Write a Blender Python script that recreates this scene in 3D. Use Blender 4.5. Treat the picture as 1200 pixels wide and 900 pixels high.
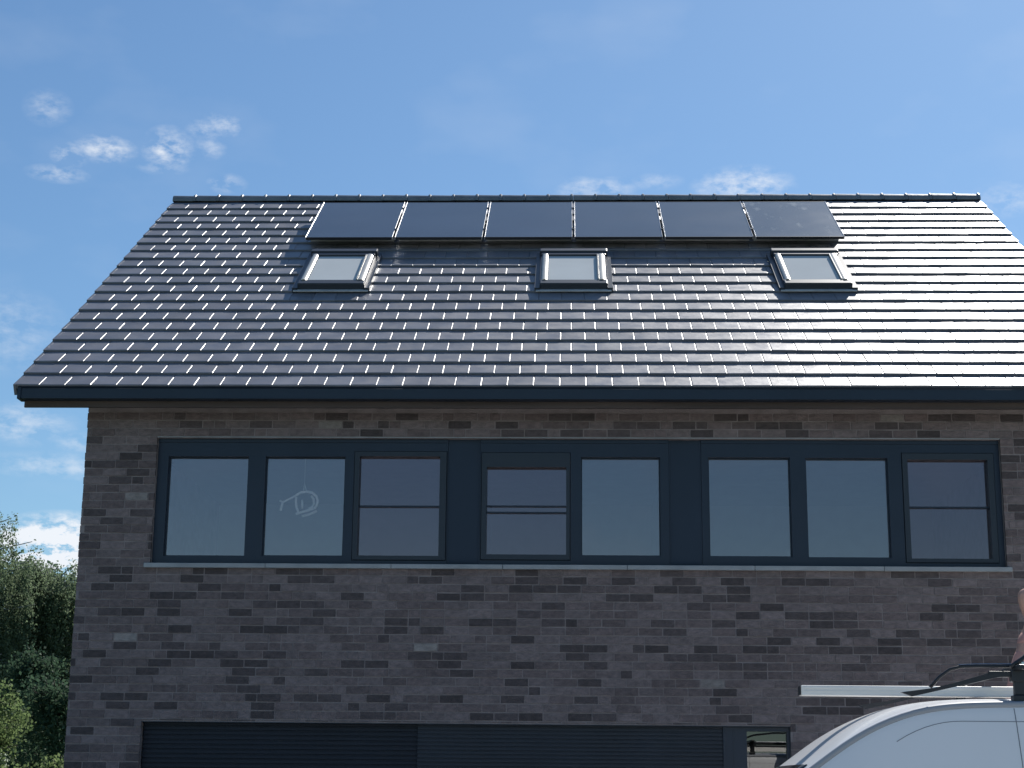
import bpy, bmesh, math, random
import numpy as np
from mathutils import Vector, Matrix, Quaternion
from mathutils.bvhtree import BVHTree
random.seed(7); RNG = np.random.default_rng(7)
R = math.radians
for o in list(bpy.data.objects): bpy.data.objects.remove(o)
SC = bpy.context.scene
COL = SC.collection

# ---------------------------------------------------------------- camera
CAM_H = 1.6
yaw, pitch, roll = 0.0354, 0.2375, 0.0097
fwd = Vector((-math.sin(yaw)*math.cos(pitch), math.cos(yaw)*math.cos(pitch), math.sin(pitch)))
r0 = Vector((math.cos(yaw), math.sin(yaw), 0)); u0 = r0.cross(fwd)
rt = r0*math.cos(roll)+u0*math.sin(roll); up = -r0*math.sin(roll)+u0*math.cos(roll)
cd = bpy.data.cameras.new('camera'); cam = bpy.data.objects.new('camera', cd); COL.objects.link(cam)
cd.sensor_width = 36; cd.sensor_fit = 'HORIZONTAL'; cd.lens = 1968.99/1200*36
cd.clip_start = 0.05; cd.clip_end = 6000
M4 = Matrix((( rt.x, up.x, -fwd.x, 0), (rt.y, up.y, -fwd.y, 0), (rt.z, up.z, -fwd.z, CAM_H), (0, 0, 0, 1)))
cam.matrix_world = M4
SC.camera = cam

# ---------------------------------------------------------------- light
SUN_EL, SUN_AZ = R(44.5), R(25.0)          # azimuth from +Y towards +X
sdir = Vector((math.sin(SUN_AZ)*math.cos(SUN_EL), math.cos(SUN_AZ)*math.cos(SUN_EL), math.sin(SUN_EL)))
sl = bpy.data.lights.new('sun', 'SUN'); sun = bpy.data.objects.new('sun', sl); COL.objects.link(sun)
sl.energy = 5.0; sl.angle = R(0.53); sl.color = (1.0, 0.96, 0.90)
sun.rotation_euler = sdir.to_track_quat('Z', 'Y').to_euler(); sun.location = (20, 40, 50)
W = bpy.data.worlds.new('World'); SC.world = W; W.use_nodes = True
SKY_STRENGTH = 0.076
EXPOSURE = 0.25

def sky_world():
    nt = W.node_tree; nt.nodes.clear(); L = nt.links.new
    def N(t, **k):
        n = nt.nodes.new(t)
        for a, b in k.items(): setattr(n, a, b)
        return n
    def math_(op, a, b=None, c=None, clamp=False):
        n = N('ShaderNodeMath', operation=op); n.use_clamp = clamp
        for i, v in enumerate((a, b, c)):
            if v is None: continue
            if isinstance(v, (int, float)): n.inputs[i].default_value = v
            else: L(v, n.inputs[i])
        return n.outputs[0]
    sky = N('ShaderNodeTexSky', sky_type='NISHITA'); sky.sun_disc = False
    sky.sun_elevation = SUN_EL; sky.sun_rotation = SUN_AZ
    sky.altitude = 0; sky.air_density = 1.15; sky.dust_density = 0.4; sky.ozone_density = 2.6
    tc = N('ShaderNodeTexCoord'); sep = N('ShaderNodeSeparateXYZ'); L(tc.outputs['Generated'], sep.inputs[0])
    x, y, z = sep.outputs
    az = math_('MULTIPLY', math_('ARCTAN2', x, y), 57.2958)
    el = math_('MULTIPLY', math_('ARCSINE', z), 57.2958)
    # clouds live at directions of the sky (azimuth, elevation in degrees)
    comb = N('ShaderNodeCombineXYZ'); L(az, comb.inputs[0]); L(math_('MULTIPLY', el, 1.9), comb.inputs[1])
    n1 = N('ShaderNodeTexNoise'); n1.inputs['Scale'].default_value = 1.15; n1.inputs['Detail'].default_value = 7; n1.inputs['Roughness'].default_value = 0.62
    L(comb.outputs[0], n1.inputs['Vector'])
    n2 = N('ShaderNodeTexNoise'); n2.inputs['Scale'].default_value = 0.16; n2.inputs['Detail'].default_value = 4
    L(comb.outputs[0], n2.inputs['Vector'])
    # (az, el, radius az, radius el, strength)
    CL = [(-18.6, 21.95, .7, .5, .45), (-17.75, 20.5, .55, .38, .75), (-16.55, 20.82, .95, .42, .95), (-14.4, 21.0, .8, .65, .95),
          (-12.5, 21.95, .7, .38, .7), (-13.1, 21.75, .65, .32, .6), (-12.95, 21.15, .5, .35, .5), (-12.3, 20.02, .6, .3, .6), (-18.1, 19.85, .9, .26, .65), (-14.5, 20.4, .8, .25, .45),
          (.9, 20.2, 1.3, .42, .7), (3.1, 20.45, .8, .25, .45), (6.2, 20.15, 1.5, .62, 1.05), (15.2, 19.2, 1.1, .5, .45),
          (-16.9, 7.35, 2.4, 1.15, 5.0), (-18.6, 11.6, 1.5, .6, .6), (-17.0, 10.3, 2.4, .4, .55), (-16.6, 11.1, .9, .3, .55), (-19.3, 14.6, 1.6, 1.2, .35)]
    acc = None
    for a, e, ra, re_, s in CL:
        dx = math_('DIVIDE', math_('SUBTRACT', az, a), ra); dy = math_('DIVIDE', math_('SUBTRACT', el, e), re_)
        d = math_('SQRT', math_('ADD', math_('MULTIPLY', dx, dx), math_('MULTIPLY', dy, dy)))
        m = math_('MULTIPLY', math_('SUBTRACT', 1.35, d, clamp=True), s)
        acc = m if acc is None else math_('MAXIMUM', acc, m)
    nz = math_('MULTIPLY', math_('SUBTRACT', n1.outputs[0], 0.40), 3.4, clamp=True)
    small = math_('MULTIPLY', math_('MULTIPLY', acc, nz), 0.85, clamp=True)
    veil = math_('MULTIPLY', math_('SUBTRACT', n2.outputs[0], 0.52, clamp=True), 0.35)
    cov = math_('MAXIMUM', small, veil)
    mix = N('ShaderNodeMix', data_type='RGBA')
    tint = N('ShaderNodeMix', data_type='RGBA', blend_type='MULTIPLY'); tint.inputs[0].default_value = 1.0
    tint.inputs[7].default_value = (0.76, 0.97, 1.12, 1); L(sky.outputs[0], tint.inputs[6])
    L(cov, mix.inputs[0]); L(tint.outputs[2], mix.inputs[6]); mix.inputs[7].default_value = (9.6, 10.1, 10.8, 1)
    bg = N('ShaderNodeBackground'); L(mix.outputs[2], bg.inputs[0]); bg.inputs[1].default_value = SKY_STRENGTH
    out = N('ShaderNodeOutputWorld'); L(bg.outputs[0], out.inputs[0])
sky_world()
vs = SC.view_settings; vs.view_transform = 'Standard'; vs.look = 'None'; vs.exposure = EXPOSURE; vs.gamma = 1.0; vs.use_curve_mapping = False
SC.render.engine = 'CYCLES'

# ---------------------------------------------------------------- materials
def mat(name, color, rough=0.5, metal=0.0, spec=0.5, noise=0.0, nscale=6.0, bump=0.0, bscale=30.0, attr=None, rvar=0.0, stretch=(1,1,1), coat=0.0):
    m = bpy.data.materials.new(name); m.use_nodes = True; nt = m.node_tree; L = nt.links.new
    b = nt.nodes['Principled BSDF']
    b.inputs['Base Color'].default_value = (*color, 1); b.inputs['Roughness'].default_value = rough
    b.inputs['Metallic'].default_value = metal; b.inputs['Specular IOR Level'].default_value = spec
    b.inputs['Coat Weight'].default_value = coat
    tc = nt.nodes.new('ShaderNodeTexCoord'); mp = nt.nodes.new('ShaderNodeMapping'); mp.inputs['Scale'].default_value = stretch
    L(tc.outputs['Object'], mp.inputs[0])
    src = None
    if attr:
        a = nt.nodes.new('ShaderNodeAttribute'); a.attribute_name = attr; src = a.outputs['Color']
        L(src, b.inputs['Base Color'])
    if noise:
        n = nt.nodes.new('ShaderNodeTexNoise'); n.inputs['Scale'].default_value = nscale; n.inputs['Detail'].default_value = 6
        L(mp.outputs[0], n.inputs['Vector'])
        r = nt.nodes.new('ShaderNodeMapRange'); r.inputs[1].default_value = .3; r.inputs[2].default_value = .7
        r.inputs[3].default_value = 1-noise; r.inputs[4].default_value = 1+noise; L(n.outputs[0], r.inputs[0])
        mx = nt.nodes.new('ShaderNodeMix'); mx.data_type = 'RGBA'; mx.blend_type = 'MULTIPLY'; mx.inputs[0].default_value = 1
        if src: L(src, mx.inputs[6])
        else: mx.inputs[6].default_value = (*color, 1)
        L(r.outputs[0], mx.inputs[7]); L(mx.outputs[2], b.inputs['Base Color'])
    if rvar:
        n = nt.nodes.new('ShaderNodeTexNoise'); n.inputs['Scale'].default_value = nscale*1.7; n.inputs['Detail'].default_value = 4
        L(mp.outputs[0], n.inputs['Vector'])
        r = nt.nodes.new('ShaderNodeMapRange'); r.inputs[1].default_value = .3; r.inputs[2].default_value = .7
        r.inputs[3].default_value = rough-rvar; r.inputs[4].default_value = rough+rvar; L(n.outputs[0], r.inputs[0]); L(r.outputs[0], b.inputs['Roughness'])
    if bump:
        n = nt.nodes.new('ShaderNodeTexNoise'); n.inputs['Scale'].default_value = bscale; n.inputs['Detail'].default_value = 5
        L(mp.outputs[0], n.inputs['Vector'])
        bp = nt.nodes.new('ShaderNodeBump'); bp.inputs['Strength'].default_value = bump; bp.inputs['Distance'].default_value = .01
        L(n.outputs[0], bp.inputs['Height']); L(bp.outputs[0], b.inputs['Normal'])
    return m

def glass_mat(name, tint, refl, rough=0.0, fres=1.5, gcol=(.95, .95, .95)):
    m = bpy.data.materials.new(name); m.use_nodes = True; nt = m.node_tree; nt.nodes.clear(); L = nt.links.new
    out = nt.nodes.new('ShaderNodeOutputMaterial'); mx = nt.nodes.new('ShaderNodeMixShader')
    tr = nt.nodes.new('ShaderNodeBsdfTransparent'); tr.inputs[0].default_value = (*tint, 1)
    gl = nt.nodes.new('ShaderNodeBsdfGlossy'); gl.inputs['Roughness'].default_value = rough; gl.inputs[0].default_value = (*gcol, 1)
    fr = nt.nodes.new('ShaderNodeFresnel'); fr.inputs[0].default_value = fres
    ad = nt.nodes.new('ShaderNodeMath'); ad.operation = 'ADD'; ad.use_clamp = True; ad.inputs[1].default_value = refl
    tc = nt.nodes.new('ShaderNodeTexCoord'); n = nt.nodes.new('ShaderNodeTexNoise'); n.inputs['Scale'].default_value = .9; n.inputs['Detail'].default_value = 1
    bp = nt.nodes.new('ShaderNodeBump'); bp.inputs['Strength'].default_value = .03; bp.inputs['Distance'].default_value = .02
    L(tc.outputs['Object'], n.inputs['Vector']); L(n.outputs[0], bp.inputs['Height']); L(bp.outputs[0], gl.inputs['Normal'])
    L(fr.outputs[0], ad.inputs[0]); L(ad.outputs[0], mx.inputs[0]); L(tr.outputs[0], mx.inputs[1]); L(gl.outputs[0], mx.inputs[2]); L(mx.outputs[0], out.inputs[0])
    return m

def leaf_mat(name, c1, c2, trans=.35):
    m = bpy.data.materials.new(name); m.use_nodes = True; nt = m.node_tree; nt.nodes.clear(); L = nt.links.new
    out = nt.nodes.new('ShaderNodeOutputMaterial')
    a = nt.nodes.new('ShaderNodeAttribute'); a.attribute_name = 'shade'
    mx = nt.nodes.new('ShaderNodeMix'); mx.data_type = 'RGBA'; L(a.outputs['Fac'], mx.inputs[0])
    mx.inputs[6].default_value = (*c1, 1); mx.inputs[7].default_value = (*c2, 1)
    pr = nt.nodes.new('ShaderNodeBsdfPrincipled'); pr.inputs['Roughness'].default_value = .6; pr.inputs['Specular IOR Level'].default_value = .10
    tl = nt.nodes.new('ShaderNodeBsdfTranslucent'); ms = nt.nodes.new('ShaderNodeMixShader'); ms.inputs[0].default_value = trans
    L(mx.outputs[2], pr.inputs['Base Color']); L(mx.outputs[2], tl.inputs[0])
    L(pr.outputs[0], ms.inputs[1]); L(tl.outputs[0], ms.inputs[2]); L(ms.outputs[0], out.inputs[0])
    return m

MT = dict(
    tile=mat('slate_tile', (.1, .1, .12), .44, spec=.85, noise=.16, nscale=3.0, bump=.16, bscale=14, rvar=.07, attr='Col'),
    ridge=mat('ridge_tile', (.20, .21, .225), .38, spec=.55, noise=.2, nscale=4, bump=.15, bscale=14),
    brick=mat('brick', (.2, .17, .15), .85, attr='Col', noise=.22, nscale=16, bump=.6, bscale=40, stretch=(1, 1, 1.6)),
    mortar=mat('mortar', (.285, .24, .235), .95, noise=.2, nscale=5, bump=.5, bscale=60),
    frame=mat('anthracite_aluminium', (.017, .029, .050), .42, spec=.45, noise=.08, nscale=2),
    sash=mat('anthracite_sash', (.028, .038, .052), .45, spec=.45),
    panelinf=mat('anthracite_panel', (.019, .033, .056), .5, spec=.4, noise=.1, nscale=1.2),
    cladd=mat('dark_cladding', (.012, .018, .030), .55, spec=.35, noise=.12, nscale=2),
    cladl=mat('ribbed_cladding', (.020, .028, .042), .5, spec=.4, noise=.12, nscale=2),
    gutter=mat('gutter_metal', (.016, .027, .045), .4, spec=.45, noise=.1, nscale=1.5),
    soffit=mat('brown_soffit', (.085, .062, .055), .7, noise=.3, nscale=2.5, stretch=(.3, 4, 4)),
    stone=mat('bluestone', (.36, .37, .38), .7, noise=.12, nscale=5, bump=.2, bscale=50),
    lead=mat('lead_flashing', (.62, .62, .62), .5, metal=.1, noise=.2, nscale=9),
    plaster=mat('plaster', (.42, .40, .40), .9, noise=.05),
    glass=glass_mat('window_glass', (.91, .92, .93), .105, gcol=(1.0, .87, .87)),
    glass2=glass_mat('sash_glass', (.86, .84, .87), .075, gcol=(1.0, .80, .82)),
    glassdoor=glass_mat('door_glass', (.35, .38, .40), .07),
    roofglass=glass_mat('skylight_glass', (.96, .98, .98), .06),
    roofblind=mat('pale_blind', (.60, .63, .63), .95, spec=.05, noise=.05, nscale=1.5),
    cover=mat('skylight_cover', (.60, .57, .51), .40, metal=.25, noise=.1, nscale=4),
    coverd=mat('skylight_frame', (.030, .038, .050), .4, spec=.5),
    alu=mat('aluminium', (.62, .62, .62), .32, metal=.85, noise=.06),
    pvf=mat('black_panel_frame', (.02, .022, .028), .35, spec=.5),
    white=mat('van_white', (.86, .86, .86), .28, spec=.5, coat=.35, noise=.015, nscale=1.5),
    vanstrip=mat('van_moulding', (.36, .37, .39), .5), seam=mat('panel_gap', (.22, .23, .25), .6),
    vanglass=mat('van_glass', (.015, .018, .02), .04, spec=.6),
    rubber=mat('black_rubber', (.018, .018, .02), .6, noise=.2, nscale=8),
    black=mat('black_plastic', (.02, .022, .026), .42, noise=.1),
    steel=mat('steel', (.55, .56, .57), .22, metal=.95),
    beam=mat('ivory_trunking', (.86, .83, .77), .38, noise=.06, nscale=5, stretch=(.3, 3, 3)),
    red=mat('tail_red', (.4, .02, .02), .2), lamp=mat('headlamp', (.7, .72, .75), .08),
    skin=mat('skin', (.50, .29, .22), .5, noise=.08, nscale=20), shirt=mat('salmon_shirt', (.52, .27, .23), .85, bump=.3, bscale=25),
    jeans=mat('dark_trousers', (.035, .04, .06), .85, bump=.3, bscale=40), hair=mat('grey_hair', (.22, .18, .15), .8, bump=.6, bscale=80),
    bark=mat('birch_bark', (.33, .31, .28), .85, noise=.6, nscale=5, stretch=(1, 1, 4), bump=.6, bscale=25),
    barkd=mat('dark_bark', (.09, .07, .055), .9, noise=.4, nscale=8, bump=.7, bscale=25),
    leafb=leaf_mat('birch_leaf', (.13, .185, .105), (.20, .25, .155), .58),
    leafd=leaf_mat('dark_leaf', (.05, .092, .058), (.085, .135, .080), .48),
    leafl=leaf_mat('light_leaf', (.12, .18, .07), (.22, .28, .12), .55),
    grass=mat('lawn', (.055, .085, .03), .9, noise=.35, nscale=.8, bump=.6, bscale=30),
    paving=mat('concrete_paving', (.50, .485, .47), .85, noise=.15, nscale=2, bump=.3, bscale=40),
    wire=mat('ornament_wire', (.82, .82, .78), .6),
)
def pv_mat():
    m = mat('solar_glass', (.085, .102, .128), .20, spec=1.0, noise=.12, nscale=1.0, rvar=.02)
    nt = m.node_tree; L = nt.links.new; b = nt.nodes['Principled BSDF']
    return m
MT['pv'] = pv_mat()

# ---------------------------------------------------------------- mesh helpers
class MB:
    def __init__(s): s.v = []; s.f = []; s.c = []; s.r = []
    def add(s, vs_, fs, col=None):
        vs_ = list(vs_); k = len(s.v); s.r.append((k, k+len(vs_), len(s.f), len(s.f)+len(fs))); s.v.extend([tuple(p) for p in vs_]); s.f.extend([tuple(i+k for i in f) for f in fs])
        if col is not None: s.c.extend([col]*len(vs_))
        return s
    def box(s, x0, x1, y0, y1, z0, z1, col=None, ch=0.0):
        if ch <= 0:
            V = [(x, y, z) for z in (z0, z1) for y in (y0, y1) for x in (x0, x1)]
            F = [(0, 2, 3, 1), (4, 5, 7, 6), (0, 1, 5, 4), (2, 6, 7, 3), (0, 4, 6, 2), (1, 3, 7, 5)]
            return s.add(V, F, col)
        bm = bmesh.new(); bmesh.ops.create_cube(bm, size=1)
        for v in bm.verts: v.co = Vector(((x0+x1)/2+v.co.x*(x1-x0), (y0+y1)/2+v.co.y*(y1-y0), (z0+z1)/2+v.co.z*(z1-z0)))
        bmesh.ops.bevel(bm, geom=bm.edges[:], offset=ch, segments=2, affect='EDGES', profile=.5)
        bm.verts.index_update(); s.add([v.co for v in bm.verts], [[v.index for v in f.verts] for f in bm.faces], col); bm.free(); return s
    def tube(s, pts, r, n=8, cap=True):
        pts = [Vector(p) for p in pts]; rr = r if isinstance(r, (list, tuple)) else [r]*len(pts)
        V = []; F = []; prev = None
        for i, p in enumerate(pts):
            t = (pts[min(i+1, len(pts)-1)]-pts[max(i-1, 0)]).normalized()
            if prev is None:
                a = Vector((0, 0, 1)) if abs(t.z) < .9 else Vector((1, 0, 0)); u = t.cross(a).normalized()
            else: u = (prev-t*prev.dot(t)).normalized()
            prev = u; w = t.cross(u)
            for k in range(n):
                an = 2*math.pi*k/n; V.append(p+(u*math.cos(an)+w*math.sin(an))*rr[i])
        for i in range(len(pts)-1):
            for k in range(n): F.append((i*n+k, i*n+(k+1) % n, (i+1)*n+(k+1) % n, (i+1)*n+k))
        if cap: F.append(tuple(range(n-1, -1, -1))); F.append(tuple(range((len(pts)-1)*n, len(pts)*n)))
        return s.add(V, F)
    def prism(s, poly, axis, a, b):   # poly of 2-D points in the other two axes (cyclic order)
        n = len(poly)
        def P(q, t): return (t, q[0], q[1]) if axis == 'x' else (q[0], t, q[1]) if axis == 'y' else (q[0], q[1], t)
        V = [P(q, a) for q in poly]+[P(q, b) for q in poly]
        F = [tuple(range(n-1, -1, -1)), tuple(range(n, 2*n))]+[(i, (i+1) % n, n+(i+1) % n, n+i) for i in range(n)]
        return s.add(V, F)
    def pieces(s):
        # shapes that touch stay together, shapes that stand apart become meshes of their own
        bb = []
        for a, b, _, _ in s.r:
            p = np.array(s.v[a:b], dtype=float); bb.append((p.min(0)-.003, p.max(0)+.003))
        par = list(range(len(bb)))
        def find(i):
            while par[i] != i: i = par[i]
            return i
        for i in range(len(bb)):
            for j in range(i):
                if (bb[i][0] <= bb[j][1]).all() and (bb[j][0] <= bb[i][1]).all(): par[find(i)] = find(j)
        out = {}
        for i, (a, b, c, d) in enumerate(s.r):
            m = out.setdefault(find(i), MB()); k = len(m.v)
            m.v += s.v[a:b]; m.f += [tuple(q-a+k for q in f) for f in s.f[c:d]]
        return list(out.values())
    def build(s, name, m, parent=None, smooth=False, xf=None, weld=False):
        if 1 < len(s.r) < 60 and not s.c and name not in ('trunk', 'sill', 'mortar_bed', 'interior'):
            ps = s.pieces()
            if len(ps) > 1: return [q.build(name, m, parent, smooth, xf, weld) for q in ps][0]
        me = bpy.data.meshes.new(name); me.from_pydata(s.v, [], s.f); me.update()
        if xf is not None: me.transform(xf)
        bm = bmesh.new(); bm.from_mesh(me)
        if weld: bmesh.ops.remove_doubles(bm, verts=bm.verts, dist=1e-5)
        bmesh.ops.recalc_face_normals(bm, faces=bm.faces); bm.to_mesh(me); bm.free()
        if s.c:
            at = me.attributes.new('Col', 'FLOAT_COLOR', 'POINT'); at.data.foreach_set('color', np.array(s.c, dtype=np.float32).ravel())
        if smooth: me.polygons.foreach_set('use_smooth', [True]*len(me.polygons))
        me.materials.append(MT[m] if isinstance(m, str) else m)
        o = bpy.data.objects.new(name, me); COL.objects.link(o)
        if parent is not None: o.parent = parent; o.matrix_parent_inverse = world_of(parent).inverted()
        return o
def world_of(o):
    m = o.matrix_basis.copy()
    if o.parent is not None: m = world_of(o.parent) @ o.matrix_parent_inverse @ m
    return m
def empty(name, loc, label, cat, group=None):
    o = bpy.data.objects.new(name, None); COL.objects.link(o); o.location = loc; o.empty_display_size = .2
    return tag(o, label, cat, group)
def tag(o, label, cat, group=None):
    o['label'] = label; o['category'] = cat
    if group: o['group'] = group
    return o
def structure(o): o['kind'] = 'structure'; return o

# ---------------------------------------------------------------- ground
g = MB(); g.add([(-3000, -3000, 0), (3000, -3000, 0), (3000, 3000, 0), (-3000, 3000, 0)], [(0, 1, 2, 3)])
structure(g.build('ground', 'grass'))
g = MB(); g.add([(-7, -6, .004), (9, -6, .004), (9, 16.78, .004), (-7, 16.78, .004)], [(0, 1, 2, 3)])
structure(g.build('forecourt', 'paving'))

# ---------------------------------------------------------------- house
YE, ZE, TH = 16.3089, 5.5111, 0.6015          # eave line and roof slope
XL, XR = -5.606, 5.700                        # roof verges
WL, WR, YW, YB = -4.974, 5.068, 16.809, 28.09 # walls
CT, ST = math.cos(TH), math.sin(TH)
S_APEX = 7.45; YR = YE+S_APEX*CT; ZR = ZE+S_APEX*ST
def RP(X, s, h=0): return Vector((X, YE+s*CT-h*ST, ZE+s*ST+h*CT))
ROOFM = Matrix(((1, 0, 0, 0), (0, CT, -ST, YE), (0, ST, CT, ZE), (0, 0, 0, 1)))   # local (X, s, h) -> world

house = empty('house', (0, (YW+YB)/2, 0), 'brown brick house with a glossy dark tiled gable roof and a long ribbon of windows', 'house')

OPEN1 = (-4.240, 4.348, 3.805, 5.100)
OPEN2 = (-4.230, 2.157, -1.0, 2.235)
OPENS = [OPEN1, OPEN2]
def brick_col():
    r = random.random()
    if r < .25: b = np.array((.098, .076, .076))*random.uniform(.75, 1.2)
    elif r < .257: b = np.array((.30, .26, .245))*random.uniform(.8, 1.1)
    elif r < .6: b = np.array((.172, .130, .127))*random.uniform(.82, 1.15)
    else: b = np.array((.205, .160, .157))*random.uniform(.85, 1.15)
    return (*b, 1)
wallb = MB()
BL, BH, J = .2412, .0838, .0125
def bricks(mb, a0, a1, z1fun, opens, P):
    """P(a, z, depth) -> world point; depth outward"""
    nrow = int(9.8/BH)
    off = 0.0
    for k in range(nrow):
        z0 = k*BH+J/2; zt = (k+1)*BH-J/2
        off = (off+random.choice((.25, .5, .5, .75, .35)))*1.0 % 1.0
        a = a0-off*BL
        while a < a1:
            ln = BL if random.random() > .16 else BL*.5
            s, e = a+J/2, a+ln-J/2; a += ln
            s = max(s, a0); e = min(e, a1)
            if e-s < .03: continue
            segs = [(s, e, z0, zt)]
            for (ox0, ox1, oz0, oz1) in opens:
                ns = []
                for (p, q, a_, b_) in segs:
                    if b_ <= oz0 or a_ >= oz1 or q <= ox0 or p >= ox1: ns.append((p, q, a_, b_)); continue
                    if p < ox0-.02: ns.append((p, ox0, a_, b_))
                    if q > ox1+.02: ns.append((ox1, q, a_, b_))
                    p_, q_ = max(p, ox0), min(q, ox1)
                    if a_ < oz0-.015: ns.append((p_, q_, a_, oz0-.002))      # cut brick under the opening
                    if b_ > oz1+.015: ns.append((p_, q_, oz1+.012, b_))      # cut brick over the lintel
                segs = ns
            for (p, q, zz0, zz1) in segs:
                lim = z1fun((p+q)/2)
                if zz1 > lim: continue
                d = .0062+random.uniform(-.003, .004); t = [random.uniform(-.0012, .0012) for _ in range(4)]
                ws = [random.uniform(-.0028, .0028) for _ in range(4)]
                c = brick_col()
                V = [P(p, zz0+ws[0], d+t[0]), P(q, zz0+ws[1], d+t[1]), P(q, zz1+ws[2], d+t[2]), P(p, zz1+ws[3], d+t[3]),
                     P(p, zz0, -.02), P(q, zz0, -.02), P(q, zz1, -.02), P(p, zz1, -.02)]
                mb.add(V, [(0, 1, 2, 3), (0, 4, 5, 1), (1, 5, 6, 2), (2, 6, 7, 3), (3, 7, 4, 0)], c)
bricks(wallb, WL, WR, lambda a: 5.412, OPENS, lambda a, z, d: (a, YW-d, z))
def gable_top(y):
    s = (min(y, 2*YR-y)-YE)/CT
    return ZE+s*ST-.16
for X, sg in ((WL, -1), (WR, 1)):
    bricks(wallb, YW+.006, YB, gable_top, [], lambda a, z, d, X=X, sg=sg: (X+sg*d, a, z))
wall_o = wallb.build('wall', 'brick', house)
# mortar bed behind the bricks: front panels round the two openings, gables, back
mo = MB(); T = .34
def slab(x0, x1, z0, z1): mo.box(x0, x1, YW, YW+T, z0, z1)
slab(WL, OPEN1[0], 0, 5.41); slab(OPEN1[1], WR, 0, 5.41)
slab(OPEN1[0], OPEN1[1], OPEN1[3], 5.41); slab(OPEN1[0], OPEN1[1], OPEN2[3], OPEN1[2]); slab(OPEN2[1], OPEN1[1], 0, OPEN2[3])
for x0, x1 in ((WL, WL+.3), (WR-.3, WR)):
    yy = [YW+T+.001, YB-.3, YB-.3, YR, YW+T+.001]
    poly = [(YW+T+.001, 0), (YB-.001, 0), (YB-.001, gable_top(YB)), (YR, gable_top(YR)), (YW+T+.001, gable_top(YW+T))]
    mo.prism(poly, 'x', x0+.001, x1-.001)
mo.box(WL+.3, WR-.3, YB-.3, YB, 0, 5.41)
mo.build('mortar_bed', 'mortar', wall_o)
# interior of the upper and lower storey
it = MB()
it.box(WL+.31, WR-.31, YW+T+.005, 22.0, 2.55, 2.75); it.box(WL+.31, WR-.31, YW+T+.005, 22.0, 5.28, 5.40)
it.box(WL+.31, WR-.31, 22.0, 22.15, 0, 5.40)
for x in (-1.1, 1.15): it.box(x-.06, x+.06, YW+T+.03, 21.99, 2.76, 5.27)
it.build('interior', 'plaster', house)

# --- roof: rows of flat interlocking tiles, staggered by half a tile
rb = MB(); TW, ROW = .2627, .3445
def tile(mb, xa, xb, s0, s1, side=0):
    g_ = random.uniform(.84, 1.16); col = (.160*g_, .160*g_, .180*g_, 1); q = random.uniform(.62, 1.0)
    e = random.uniform(-.0035, .0035); rx = random.uniform(-.0014, .0014); tl = random.uniform(-.0016, .0016); s0 += e
    w = xb-xa
    prof = [(0, -.006), (.003, -.002), (.006, 0), (w-.0125*q, 0), (w-.0085*q, -.0010*q), (w-.0045*q, -.0031*q), (w-.0005, -.0070*q)]
    rows = [(s1, .0045), (s0+.010, .0285), (s0+.003, .0262), (s0, .0208), (s0+.001, -.012)]
    V = []
    for si, (s, h) in enumerate(rows):
        for (px, ph) in prof:
            lt = tl*(1 if si else 0)
            hh = h+ph+rx*(px/w-.5)*2+lt
            if si == 4: hh = -.014
            V.append((xa+px, s, hh))
    n = len(prof)
    F = [(i*n+k, i*n+k+1, (i+1)*n+k+1, (i+1)*n+k) for i in range(4) for k in range(n-1)]
    mb.add(V, F, col)
for k in range(21):
    s0 = k*ROW; s1 = min(s0+ROW+.035, S_APEX-.02)
    ph = -5.349 if k % 2 == 0 else -5.233
    xs = [XL]; x = ph
    while x < XR-.10:
        if x > XL+.10: xs.append(x)
        x += TW
    xs.append(XR)
    for a, b in zip(xs[:-1], xs[1:]): tile(rb, a, b, s0, s1)
    # verge flaps: the folded side of the end tiles
    for X, sg in ((XL, 1), (XR, -1)):
        a, b = sorted((X-sg*.004, X+sg*.024))
        V = [(xx, s, h) for xx in (a, b) for (s, h) in ((s0-.004, .0305), (s1-.02, .008), (s1-.02, -.085), (s0-.004, -.085))]
        rb.add(V, [(0, 1, 2, 3), (4, 7, 6, 5), (0, 4, 5, 1), (1, 5, 6, 2), (2, 6, 7, 3), (3, 7, 4, 0)], (.160, .160, .180, 1))
rb.box(XL+.03, XR-.03, .03, S_APEX-.03, -.12, -.02, (.160, .160, .180, 1))
roof = rb.build('roof', 'tile', house, xf=ROOFM)
# rear slope
rr = MB()
for k in range(21):
    s0 = k*ROW
    V = [(XL, s0, .03), (XR, s0, .03), (XR, min(s0+ROW, S_APEX), 0), (XL, min(s0+ROW, S_APEX), 0), (XL, s0, -.03), (XR, s0, -.03), (XR, min(s0+ROW, S_APEX), -.06), (XL, min(s0+ROW, S_APEX), -.06)]
    rr.add(V, [(0, 1, 2, 3), (0, 4, 5, 1), (4, 7, 6, 5), (0, 3, 7, 4), (1, 5, 6, 2), (2, 6, 7, 3)], (.160, .160, .180, 1))
MIR = Matrix(((1, 0, 0, 0), (0, -1, 0, 2*YR), (0, 0, 1, 0), (0, 0, 0, 1)))
rr.build('rear_slope', 'tile', roof, xf=MIR @ ROOFM)
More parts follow.
